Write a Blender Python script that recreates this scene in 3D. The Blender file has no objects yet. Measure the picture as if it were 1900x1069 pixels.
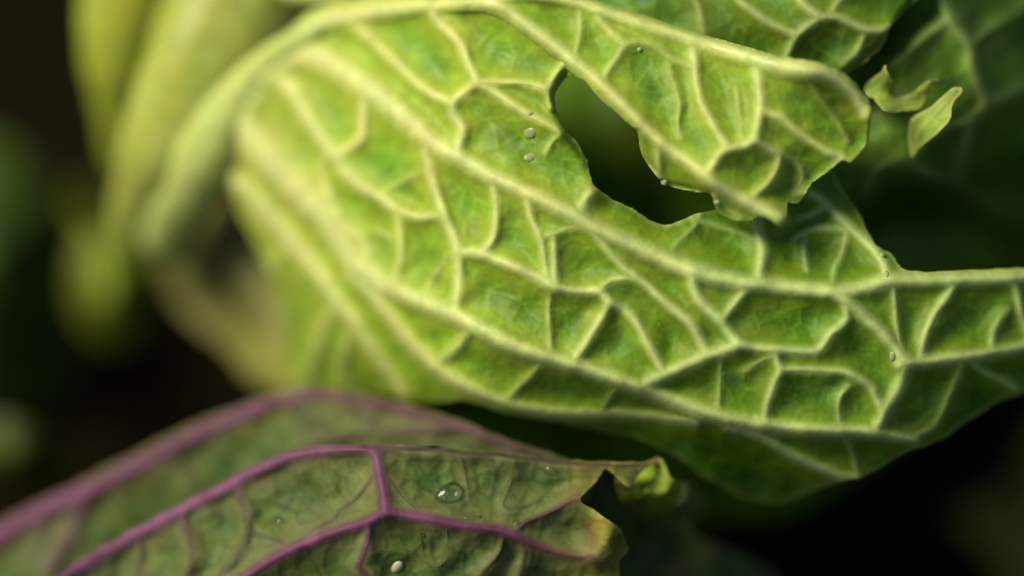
import bpy, math, random
import numpy as np
from mathutils import Vector, Matrix

# ---------------------------------------------------------------- camera, world, sun, exposure
PITCH = math.radians(50.0)
LENS = 100.0
W0, H0 = 1900.0, 1069.0                      # pixel frame used for tracing
FPX = W0 * LENS / 36.0
D0 = 0.36                                    # metres to the plane of focus
S = D0 / FPX                                 # metres per traced pixel at that plane
CAM = np.array([0.0, 0.0, 0.379])
RGT = np.array([1.0, 0.0, 0.0])
UPV = np.array([0.0, math.sin(PITCH), math.cos(PITCH)])
FWD = np.array([0.0, math.cos(PITCH), -math.sin(PITCH)])

sc = bpy.context.scene
col = sc.collection
cam_d = bpy.data.cameras.new('camera')
cam = bpy.data.objects.new('camera', cam_d)
col.objects.link(cam)
cam.location = CAM
cam.rotation_euler = (math.pi / 2 - PITCH, 0, 0)
cam_d.lens = LENS
cam_d.sensor_width = 36.0
cam_d.clip_start = 0.01
cam_d.clip_end = 50.0
cam_d.dof.use_dof = True
cam_d.dof.focus_distance = 0.360
cam_d.dof.aperture_fstop = 2.7
sc.camera = cam

SUN_C = np.array([-0.62, 0.52, 0.58])        # towards the sun: right, up, towards the camera
SUN_C /= np.linalg.norm(SUN_C)
SUN_W = SUN_C[0] * RGT + SUN_C[1] * UPV - SUN_C[2] * FWD
elev = math.asin(SUN_W[2])
azim = math.atan2(SUN_W[0], SUN_W[1])

world = bpy.data.worlds.new('World')
sc.world = world
world.use_nodes = True
nt = world.node_tree
bg = nt.nodes['Background']
sky = nt.nodes.new('ShaderNodeTexSky')
sky.sky_type = 'NISHITA'
sky.sun_disc = False
sky.sun_elevation = elev
sky.sun_rotation = azim
nt.links.new(sky.outputs[0], bg.inputs[0])
bg.inputs[1].default_value = 0.06

sun_d = bpy.data.lights.new('sun', 'SUN')
sun_d.energy = 4.0
sun_d.angle = math.radians(28.0)
sun_d.color = (1.0, 0.94, 0.80)
sun = bpy.data.objects.new('sun', sun_d)
col.objects.link(sun)
sun.rotation_euler = Vector(SUN_W).to_track_quat('Z', 'Y').to_euler()
sun.location = Vector(SUN_W) * 2

sc.render.resolution_x, sc.render.resolution_y = 1024, 576
sc.view_settings.view_transform = 'Standard'
sc.view_settings.look = 'None'
sc.view_settings.exposure = 0.6
sc.view_settings.gamma = 1.0
sc.view_settings.use_curve_mapping = False

# ---------------------------------------------------------------- helpers
def unproject(px, py, depth):
    px = np.asarray(px, float); py = np.asarray(py, float); depth = np.asarray(depth, float)
    a = (px - W0 / 2) / FPX
    b = (H0 / 2 - py) / FPX
    return (CAM[None, :] + depth[:, None] * (FWD[None, :] + a[:, None] * RGT[None, :] + b[:, None] * UPV[None, :]))

def catmull(pts, step):
    p = np.asarray(pts, float)
    q = np.vstack([2 * p[0] - p[1], p, 2 * p[-1] - p[-2]])
    out = []
    for i in range(1, len(q) - 2):
        n = max(1, int(np.hypot(*(q[i + 1][:2] - q[i][:2])) / step))
        t = np.linspace(0, 1, n, endpoint=False)[:, None]
        a, b, c, d = q[i - 1], q[i], q[i + 1], q[i + 2]
        out.append(0.5 * (2 * b + (c - a) * t + (2 * a - 5 * b + 4 * c - d) * t ** 2 + (3 * b - a - 3 * c + d) * t ** 3))
    out.append(q[-2][None, :])
    return np.vstack(out)

class Noise:
    def __init__(self, seed):
        self.g = np.random.RandomState(seed).rand(256, 256) * 2 - 1
    def __call__(self, x, y):
        x = np.asarray(x, float) + 4096.0; y = np.asarray(y, float) + 4096.0
        i = np.floor(x).astype(int); j = np.floor(y).astype(int)
        u = x - i; v = y - j
        u = u * u * u * (u * (u * 6 - 15) + 10); v = v * v * v * (v * (v * 6 - 15) + 10)
        i0, i1, j0, j1 = i % 256, (i + 1) % 256, j % 256, (j + 1) % 256
        g = self.g
        return (g[i0, j0] * (1 - u) + g[i1, j0] * u) * (1 - v) + (g[i0, j1] * (1 - u) + g[i1, j1] * u) * v
N1, N2, N3 = Noise(3), Noise(11), Noise(29)

def voronoi_edge(x, y, size, seed):
    """distance-to-border measure of a jittered cell pattern, in units of size"""
    r = np.random.RandomState(seed)
    jx = r.rand(256, 256); jy = r.rand(256, 256)
    X = np.asarray(x) / size + 1024; Y = np.asarray(y) / size + 1024
    i = np.floor(X).astype(int); j = np.floor(Y).astype(int)
    f1 = np.full(X.shape, 9.0); f2 = np.full(X.shape, 9.0)
    for di in (-1, 0, 1):
        for dj in (-1, 0, 1):
            a = (i + di) % 256; b = (j + dj) % 256
            d = np.hypot(i + di + jx[a, b] - X, j + dj + jy[a, b] - Y)
            f2 = np.where(d < f1, f1, np.minimum(f2, d))
            f1 = np.minimum(f1, d)
    return f2 - f1

def tps(ctrl):
    c = np.asarray(ctrl, float)
    P = c[:, :2] / 1000.0
    n = len(P)
    r = np.linalg.norm(P[:, None] - P[None], axis=2)
    K = np.where(r > 1e-9, r ** 2 * np.log(np.maximum(r, 1e-9)), 0) + np.eye(n) * 1e-4
    A = np.zeros((n + 3, n + 3))
    A[:n, :n] = K
    A[:n, n] = 1; A[:n, n + 1:] = P
    A[n, :n] = 1; A[n + 1:, :n] = P.T
    w = np.linalg.solve(A, np.concatenate([c[:, 2], np.zeros(3)]))
    def f(x, y):
        q = np.stack([x, y], 1) / 1000.0
        o = w[n] + q @ w[n + 1:]
        for k in range(n):
            d = np.linalg.norm(q - P[k], axis=1)
            o += w[k] * np.where(d > 1e-9, d ** 2 * np.log(np.maximum(d, 1e-9)), 0)
        return o
    return f

def seg_dist(x, y, line, cull=140.0):
    """distance to a polyline (x, y, w rows) and the width at the nearest point; far points keep 1e3"""
    d = np.full(x.shape, 1e3); w = np.full(x.shape, 1.0)
    m = ((x > line[:, 0].min() - cull) & (x < line[:, 0].max() + cull) &
         (y > line[:, 1].min() - cull) & (y < line[:, 1].max() + cull))
    idx = np.nonzero(m)[0]
    if len(idx) == 0:
        return d, w
    xs, ys = x[idx], y[idx]
    bd = np.full(xs.shape, 1e3); bw = np.full(xs.shape, 1.0)
    for a, b in zip(line[:-1], line[1:]):
        vx, vy = b[0] - a[0], b[1] - a[1]
        L = vx * vx + vy * vy + 1e-9
        t = np.clip(((xs - a[0]) * vx + (ys - a[1]) * vy) / L, 0, 1)
        dd = np.hypot(xs - a[0] - t * vx, ys - a[1] - t * vy)
        k = dd < bd
        bd = np.where(k, dd, bd)
        if line.shape[1] > 2:
            bw = np.where(k, a[2] + t * (b[2] - a[2]), bw)
    d[idx] = bd; w[idx] = bw
    return d, w

def inside(x, y, poly):
    r = np.zeros(x.shape, bool)
    n = len(poly)
    for i in range(n):
        x0, y0 = poly[i]; x1, y1 = poly[(i + 1) % n]
        c = ((y0 > y) != (y1 > y)) & (x < (x1 - x0) * (y - y0) / (y1 - y0 + 1e-12) + x0)
        r ^= c
    return r

def nearest_on(x, y, poly):
    bx, by = x.copy(), y.copy(); bd = np.full(x.shape, 1e9)
    n = len(poly)
    for i in range(n):
        a = poly[i]; b = poly[(i + 1) % n]
        vx, vy = b[0] - a[0], b[1] - a[1]
        t = np.clip(((x - a[0]) * vx + (y - a[1]) * vy) / (vx * vx + vy * vy + 1e-9), 0, 1)
        qx, qy = a[0] + t * vx, a[1] + t * vy
        d = np.hypot(x - qx, y - qy)
        k = d < bd
        bd = np.where(k, d, bd); bx = np.where(k, qx, bx); by = np.where(k, qy, by)
    return bd, bx, by

def mix(a, b, t):
    t = np.asarray(t)[:, None]
    return np.asarray(a)[None] * (1 - t) + np.asarray(b)[None] * t if np.ndim(a) == 1 and np.ndim(b) == 1 else a * (1 - t) + b * t

def sstep(a, b, x):
    t = np.clip((x - a) / (b - a), 0, 1)
    return t * t * (3 - 2 * t)

def mesh_object(name, verts, faces, colors, mat, parent=None, wet=None):
    me = bpy.data.meshes.new(name)
    o0 = np.array(parent['origin']) if parent is not None and 'origin' in parent else np.zeros(3)
    me.from_pydata((verts - o0).tolist(), [], faces if isinstance(faces, list) else faces.tolist())
    if colors is not None:
        at = me.color_attributes.new('pigment', 'FLOAT_COLOR', 'POINT')
        c4 = np.ones((len(verts), 4), np.float32); c4[:, :3] = np.clip(colors, 0.001, 1)
        at.data.foreach_set('color', c4.ravel())
    if wet is not None:
        at = me.attributes.new('wet', 'FLOAT', 'POINT')
        at.data.foreach_set('value', np.asarray(wet, np.float32))
    me.shade_smooth()
    me.materials.append(mat)
    o = bpy.data.objects.new(name, me)
    col.objects.link(o)
    if parent is not None:
        o.parent = parent
        o['origin'] = o0.tolist()
    return o

def thing(name, label, cat, loc, group=None):
    o = bpy.data.objects.new(name, None)
    col.objects.link(o)
    o.empty_display_size = 0.01
    o.location = loc
    o['origin'] = [float(v) for v in loc]
    o['label'] = label; o['category'] = cat
    if group: o['group'] = group
    return o

# ---------------------------------------------------------------- materials
def leaf_material(name, rough=0.5, transl=0.30, tint=(1.15, 1.1, 0.35), bump=0.14, spec=0.2):
    m = bpy.data.materials.new(name); m.use_nodes = True
    t = m.node_tree; L = t.links; nd = t.nodes
    p = nd['Principled BSDF']; out = nd['Material Output']
    at = nd.new('ShaderNodeAttribute'); at.attribute_name = 'pigment'
    wt = nd.new('ShaderNodeAttribute'); wt.attribute_name = 'wet'
    tc = nd.new('ShaderNodeTexCoord')
    n1 = nd.new('ShaderNodeTexNoise'); n1.inputs['Scale'].default_value = 420; n1.inputs['Detail'].default_value = 6
    n1.inputs['Roughness'].default_value = 0.65
    L.new(tc.outputs['Object'], n1.inputs['Vector'])
    r1 = nd.new('ShaderNodeMapRange'); r1.inputs[1].default_value = 0.3; r1.inputs[2].default_value = 0.7
    r1.inputs[3].default_value = 0.80; r1.inputs[4].default_value = 1.2
    L.new(n1.outputs['Fac'], r1.inputs[0])
    hs = nd.new('ShaderNodeHueSaturation')
    L.new(at.outputs['Color'], hs.inputs['Color']); L.new(r1.outputs[0], hs.inputs['Value'])
    n4 = nd.new('ShaderNodeTexNoise'); n4.inputs['Scale'].default_value = 230; n4.inputs['Detail'].default_value = 3
    L.new(tc.outputs['Object'], n4.inputs['Vector'])
    r4 = nd.new('ShaderNodeMapRange'); r4.inputs[1].default_value = 0.3; r4.inputs[2].default_value = 0.7
    r4.inputs[3].default_value = 0.485; r4.inputs[4].default_value = 0.515
    L.new(n4.outputs['Fac'], r4.inputs[0]); L.new(r4.outputs[0], hs.inputs['Hue'])
    L.new(hs.outputs[0], p.inputs['Base Color'])
    rr = nd.new('ShaderNodeMapRange'); rr.inputs[3].default_value = rough; rr.inputs[4].default_value = 0.16
    L.new(wt.outputs['Fac'], rr.inputs[0]); L.new(rr.outputs[0], p.inputs['Roughness'])
    p.inputs['Specular IOR Level'].default_value = spec
    n2 = nd.new('ShaderNodeTexNoise'); n2.inputs['Scale'].default_value = 1500; n2.inputs['Detail'].default_value = 5
    L.new(tc.outputs['Object'], n2.inputs['Vector'])
    b = nd.new('ShaderNodeBump'); b.inputs['Strength'].default_value = bump; b.inputs['Distance'].default_value = 0.00035
    L.new(n2.outputs['Fac'], b.inputs['Height']); L.new(b.outputs[0], p.inputs['Normal'])
    tr = nd.new('ShaderNodeBsdfTranslucent')
    mc = nd.new('ShaderNodeMix'); mc.data_type = 'RGBA'; mc.blend_type = 'MULTIPLY'; mc.inputs[0].default_value = 1.0
    L.new(hs.outputs[0], mc.inputs[6]); mc.inputs[7].default_value = (*tint, 1)
    L.new(mc.outputs[2], tr.inputs['Color'])
    ms = nd.new('ShaderNodeMixShader'); ms.inputs[0].default_value = transl
    L.new(p.outputs[0], ms.inputs[1]); L.new(tr.outputs[0], ms.inputs[2]); L.new(ms.outputs[0], out.inputs['Surface'])
    return m

M_GREEN = leaf_material('savoy_leaf')
M_STALK = leaf_material('savoy_stalk', rough=0.4, transl=0.12, bump=0.2)
M_PURPLE = leaf_material('purple_vein_leaf', rough=0.55, transl=0.18, tint=(1.0, 1.0, 0.5), spec=0.13)
M_BACK = leaf_material('background_leaf', rough=0.6, transl=0.15, spec=0.2)

def plain_material(name, c, rough, scale, dark=0.5, bump=0.6, dist=0.002):
    m = bpy.data.materials.new(name); m.use_nodes = True
    t = m.node_tree; L = t.links; nd = t.nodes; p = nd['Principled BSDF']
    tc = nd.new('ShaderNodeTexCoord')
    n = nd.new('ShaderNodeTexNoise'); n.inputs['Scale'].default_value = scale; n.inputs['Detail'].default_value = 8
    L.new(tc.outputs['Object'], n.inputs['Vector'])
    r = nd.new('ShaderNodeValToRGB')
    r.color_ramp.elements[0].position = 0.3; r.color_ramp.elements[1].position = 0.7
    r.color_ramp.elements[0].color = (*[v * dark for v in c], 1); r.color_ramp.elements[1].color = (*c, 1)
    L.new(n.outputs['Fac'], r.inputs[0]); L.new(r.outputs[0], p.inputs['Base Color'])
    p.inputs['Roughness'].default_value = rough
    p.inputs['Specular IOR Level'].default_value = 0.2
    b = nd.new('ShaderNodeBump'); b.inputs['Strength'].default_value = bump; b.inputs['Distance'].default_value = dist
    L.new(n.outputs['Fac'], b.inputs['Height']); L.new(b.outputs[0], p.inputs['Normal'])
    return m
M_SOIL = plain_material('dark_soil', (0.0075, 0.0055, 0.0018), 1.0, 90)
M_SOIL.node_tree.nodes['Principled BSDF'].inputs['Specular IOR Level'].default_value = 0.02

def water_material():
    m = bpy.data.materials.new('water'); m.use_nodes = True
    t = m.node_tree; p = t.nodes['Principled BSDF']
    n = t.nodes.new('ShaderNodeTexNoise'); n.inputs['Scale'].default_value = 400
    r = t.nodes.new('ShaderNodeMapRange'); r.inputs[3].default_value = 0.01; r.inputs[4].default_value = 0.05
    t.links.new(n.outputs['Fac'], r.inputs[0]); t.links.new(r.outputs[0], p.inputs['Roughness'])
    p.inputs['Base Color'].default_value = (0.97, 0.99, 0.93, 1)
    p.inputs['Transmission Weight'].default_value = 1.0
    p.inputs['IOR'].default_value = 1.33
    return m
M_WATER = water_material()
def pearl_material():
    m = plain_material('pearly_glint_water', (0.42, 0.50, 0.22), 0.12, 700, 0.85, 0.1, 0.0001)  # pale body colour paints the brightness of lit drops into them
    p = m.node_tree.nodes['Principled BSDF']
    p.inputs['Transmission Weight'].default_value = 0.45; p.inputs['IOR'].default_value = 1.33
    p.inputs['Specular IOR Level'].default_value = 0.6
    return m
M_PEARL = pearl_material()
M_SPECK = plain_material('cream_speck', (0.45, 0.41, 0.24), 0.35, 900, 0.8, 0.2, 0.0002)

# ---------------------------------------------------------------- soil
def build_soil():
    n = 220
    xs = np.linspace(-1.6, 1.6, n); ys = np.linspace(-0.9, 2.3, n)
    # denser near the view centre
    xs = np.sign(xs) * np.abs(xs / 1.6) ** 1.8 * 1.6
    ys = 0.38 + np.sign(ys - 0.38) * np.abs((ys - 0.38) / 1.9) ** 1.8 * 1.9
    X, Y = np.meshgrid(xs, ys)
    x, y = X.ravel(), Y.ravel()
    z = 0.008 * N1(x * 14, y * 14) + 0.006 * N2(x * 42, y * 42) + 0.003 * N3(x * 110, y * 110)
    z = z - 0.008
    v = np.stack([x, y, z], 1)
    i = np.arange((n - 1) * n).reshape(n - 1, n)[:, :-1].ravel()
    f = np.stack([i, i + 1, i + n + 1, i + n], 1)
    o = mesh_object('soil', v, f, None, M_SOIL)
    o['kind'] = 'structure'
    o['label'] = 'dark moist garden soil under the cabbages'
build_soil()

# ---------------------------------------------------------------- leaf sheets
class Sheet:
    """a leaf blade: smooth base shape + pockets between raised veins, cut to an outline"""
    def __init__(self, outline, ctrl, veins, pigment, pocket=24.0, ragged=1.0, curls=(), seed=5, fine=1.0,
                 smooth_outline=True, fine_size=38.0, soft=1.0):
        self.poly = catmull(outline + [outline[0]], 9.0)[:-1] if smooth_outline else np.asarray(outline, float)
        self.poly = self.poly[:, :2].copy()
        rx = N1(self.poly[:, 0] / 17.0, self.poly[:, 1] / 17.0); ry = N2(self.poly[:, 0] / 17.0, self.poly[:, 1] / 17.0)
        self.poly[:, 0] += ragged * 2.2 * rx; self.poly[:, 1] += ragged * 2.2 * ry
        self.base = tps(ctrl)
        self.veins = []
        for v in veins:
            ln = catmull(v['p'], 11.0)
            ln[:, 2] = ln[:, 2] + np.clip(3.0 - 0.2 * ln[:, 2], 0, 2.0) * soft
            self.veins.append(dict(v, line=ln))
        self.pigment = pigment; self.pocket = pocket; self.curls = curls; self.seed = seed; self.fine = fine
        self.fine_size = fine_size
    def fields(self, x, y):
        P = self.pocket
        acc = np.zeros(x.shape); vein = np.zeros(x.shape); halo = np.zeros(x.shape); cap = np.zeros(x.shape); crest = np.zeros(x.shape); flank = np.zeros(x.shape)
        wet = np.zeros(x.shape); near = np.full(x.shape, 1e3)
        for v in self.veins:
            d, w = seg_dist(x, y, v['line'])
            big = np.clip(w / 12.0, 0.25, 1.6)
            lift = P * np.minimum(1.0, 0.45 + 0.55 * big) * v.get('lift', 1.0) * (0.35 + 0.65 * min(1.0, v.get('tone', 1.0)))
            r = v.get('spread', 1.0) * (1.3 * w + 16.0)
            acc += (lift / (1 + (d / r) ** 2.2)) ** 4
            cap = np.maximum(cap, v.get('cap', 0.5) * w * np.clip(1 - (d / (w * 1.6)) ** 2, 0, 1) ** 1.3)
            s = v.get('tone', 1.0)
            vein = np.maximum(vein, s * np.clip(0.55 + 0.5 * big, 0, 1) * (1 - sstep(0.1, 1.75, d / w)))
            halo = np.maximum(halo, s * np.minimum(1, 0.3 + 0.7 * big) * np.exp(-(d / (w * 2.3 + 13.0)) ** 2))
            crest = np.maximum(crest, s * np.clip(big - 0.45, 0, 1) * np.exp(-(d / (0.5 * w)) ** 2))
            flank = np.maximum(flank, (0.25 + 0.75 * s) * np.exp(-(d / (w * 1.5 + 19.0)) ** 2))
            if 'wet' in v:
                wet = np.maximum(wet, v['wet'] * (1 - sstep(0.8, 1.5, d / w)))
            near = np.minimum(near, d - w)
        h = -P + acc ** 0.25 + cap
        cellw = 1 - np.clip(vein + 0.5 * halo, 0, 1)
        wx = x + 7 * N2(x / 40, y / 40); wy = y + 7 * N3(x / 40, y / 40)
        e1 = voronoi_edge(wx, wy, self.fine_size, self.seed)
        e2 = voronoi_edge(wx, wy, self.fine_size * 0.45, self.seed + 1)
        net = np.exp(-(e1 / 0.10) ** 2)
        net2 = np.exp(-(e2 / 0.13) ** 2)
        h += cellw * self.fine * (4.5 * N1(x / 38, y / 38) + 1.2 * N2(x / 19, y / 19) + 1.6 * net + 0.6 * net2)
        h += (1 - cellw) * (0.5 * N3(x / 11, y / 11) + 1.0 * N1(x / 24, y / 24))
        return h, dict(vein=np.clip(vein, 0, 1), crest=crest, flank=flank, halo=np.clip(halo, 0, 1), net=net * cellw, net2=net2 * cellw, wet=wet, near=near)
    def depth(self, x, y):
        h, a = self.fields(x, y)
        dep = self.base(x, y) * 0.001
        for line, rad, amt in self.curls:
            d, _ = seg_dist(x, y, np.asarray(line, float), rad + 5)
            dep += amt * 0.001 * np.clip(1 - d / rad, 0, 1) ** 2
        return D0 + dep - h * S, a
    def build(self, name, mat, parent, step=4.0, thick=0.0006):
        pl = self.poly
        x0, y0 = pl.min(0) - step; x1, y1 = pl.max(0) + step
        gx = np.arange(x0, x1 + step, step); gy = np.arange(y0, y1 + step, step)
        X, Y = np.meshgrid(gx, gy); nx = len(gx)
        x, y = X.ravel().copy(), Y.ravel().copy()
        ins = inside(x, y, pl)
        d, qx, qy = nearest_on(x, y, pl)
        sd = np.where(ins, np.maximum(d, 0.12 * step), -np.maximum(d, 0.12 * step))
        pos = sd > 0
        i = (np.arange(len(gy) - 1)[:, None] * nx + np.arange(nx - 1)[None, :]).ravel()
        q = np.stack([i, i + nx, i + nx + 1, i + 1], 1)
        np_ = pos[q].sum(1)
        faces = q[np_ == 4].tolist()
        ex, ey, cut = [], [], {}
        n0 = len(x)
        def cross(a, b):
            k = (a, b) if a < b else (b, a)
            if k not in cut:
                t = sd[a] / (sd[a] - sd[b])
                cut[k] = n0 + len(ex)
                ex.append(x[a] + t * (x[b] - x[a])); ey.append(y[a] + t * (y[b] - y[a]))
            return cut[k]
        for quad in q[(np_ > 0) & (np_ < 4)].tolist():
            out = []
            for k in range(4):
                a, b = quad[k], quad[(k + 1) % 4]
                if pos[a]: out.append(a)
                if pos[a] != pos[b]: out.append(cross(a, b))
            if len(out) > 2: faces.append(out)
        x = np.concatenate([x, ex]); y = np.concatenate([y, ey]); rim = np.concatenate([d, np.zeros(len(ex))])
        used = np.unique(np.concatenate([np.asarray(g) for g in faces])); remap = np.full(len(x), -1); remap[used] = np.arange(len(used))
        x, y, rim = x[used], y[used], rim[used]
        f = [[int(remap[k]) for k in g] for g in faces]
        dep, a = self.depth(x, y)
        a['rim'] = 1 - sstep(0, 9, rim)
        c = self.pigment(x, y, a)
        v = unproject(x, y, dep)
        # back skin behind the front one, joined round the margin
        n = len(x); cnt = {}
        for g in f:
            for k in range(len(g)):
                e = (g[k], g[(k + 1) % len(g)])
                if (e[1], e[0]) in cnt: del cnt[(e[1], e[0])]
                else: cnt[e] = 1
        vb = unproject(x, y, dep + thick)
        fb = [[k + n for k in reversed(g)] for g in f]
        fr = [[b_, a_, a_ + n, b_ + n] for a_, b_ in cnt]
        o = mesh_object(name, np.vstack([v, vb]), f + fb + fr, np.vstack([c, c]), mat, parent, np.concatenate([a['wet'], a['wet'] * 0]))
        self.obj = o
        return o
    def build_veins(self, mat, names=None):
        for vv in self.veins:
            if vv.get('skip'): continue
            ln = catmull(vv['p'], 7.0)
            ln[:, 2] = np.interp(np.linspace(0, 1, len(ln)), np.linspace(0, 1, len(vv['line'])), vv['line'][:, 2])
            if len(ln) < 3: continue
            t = np.gradient(ln[:, :2], axis=0); t /= np.linalg.norm(t, axis=1)[:, None] + 1e-9
            nrm = np.stack([-t[:, 1], t[:, 0]], 1)
            ss = np.linspace(-1, 1, 9)
            m = len(ln)
            taper = np.minimum(1, np.minimum(np.arange(m), np.arange(m)[::-1]) / 2.0 + 0.12)
            dm, _, _ = nearest_on(ln[:, 0], ln[:, 1], self.poly)
            dm = np.where(inside(ln[:, 0], ln[:, 1], self.poly), dm, 0.0)
            ok = dm > 3.0
            if ok.sum() < 3: continue
            k0, k1 = np.nonzero(ok)[0][[0, -1]]
            ln, nrm, dm = ln[k0:k1 + 1], nrm[k0:k1 + 1], dm[k0:k1 + 1]; m = len(ln)
            taper = np.minimum(1, np.minimum(np.arange(m), np.arange(m)[::-1]) / 2.0 + 0.12)
            wid = np.minimum(ln[:, 2] * 1.05, np.maximum(dm * 0.8, 0.8))
            xx = (ln[:, 0, None] + nrm[:, 0, None] * wid[:, None] * ss[None]).ravel()
            yy = (ln[:, 1, None] + nrm[:, 1, None] * wid[:, None] * ss[None]).ravel()
            dep, a = self.depth(xx, yy)
            a['rim'] = np.zeros(xx.shape)
            bump = ((1 - ss[None] ** 2) * 1.4 - 0.9) * np.minimum(taper, 1)[:, None] - (1 - taper)[:, None] * 2.0
            dep = dep - bump.ravel() * S
            k = (np.arange(m - 1)[:, None] * 9 + np.arange(8)[None]).ravel()
            f = np.stack([k, k + 1, k + 10, k + 9], 1)
            v = unproject(xx, yy, dep)
            o = mesh_object(vv.get('name', 'vein'), v, f, self.pigment(xx, yy, a), mat, self.obj, a['wet'])

def V(pts, w=None, **k):
    """polyline of a vein; width given per point or one (or first,last) for all"""
    if w is not None:
        n = len(pts)
        ws = np.linspace(w[0], w[1], n) if isinstance(w, tuple) else [w] * n
        pts = [(p[0], p[1], float(q)) for p, q in zip(pts, ws)]
    return dict(p=pts, **k)

# ================================================================ the green savoy cabbage
cab = thing('savoy_cabbage', 'pale green savoy cabbage with raised veins and a torn hole in its outer leaf', 'cabbage',
            tuple(unproject([1150], [480], [0.44])[0] * np.array([1, 1, 0])))

def green_pigment(x, y, a):
    pale = sstep(1500, 480, x + 0.25 * (y - 400)) if False else 1 - sstep(520, 1560, x + 0.35 * (y - 450))
    deep = np.array([0.050, 0.130, 0.005]); light = np.array([0.135, 0.270, 0.012])
    c = mix(deep, light, pale)
    mott = 0.5 + 0.5 * N1(x / 55, y / 55)
    c = c * (0.80 + 0.36 * mott)[:, None]
    bl = np.clip(N2(x / 47 + 9, y / 47), 0, 1)                       # bluish bloom patches
    c = mix(c, np.array([0.12, 0.24, 0.055]), 0.40 * bl)
    c = c * (1 + 0.55 * a['net'] + 0.28 * a['net2'])[:, None]
    fl = mix(np.array([0.150, 0.250, 0.022]), np.array([0.330, 0.440, 0.055]), pale)
    c = mix(c, fl, 0.75 * a['flank'] ** 1.3 * (0.8 + 0.2 * mott))
    halo = mix(np.array([0.20, 0.29, 0.008]), np.array([0.40, 0.49, 0.030]), pale)
    c = mix(c, halo, 0.72 * a['halo'])
    vn = mix(np.array([0.44, 0.54, 0.17]), np.array([0.57, 0.59, 0.155]), pale)
    c = mix(c, vn, 0.92 * a['vein'])
    c = mix(c, mix(np.array([0.55, 0.62, 0.20]), np.array([0.64, 0.67, 0.27]), pale), 0.6 * a['crest'])
    c = mix(c, np.array([0.42, 0.47, 0.12]), 0.5 * a['rim'])
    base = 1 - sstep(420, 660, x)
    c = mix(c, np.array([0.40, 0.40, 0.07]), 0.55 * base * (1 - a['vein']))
    return c

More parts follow.
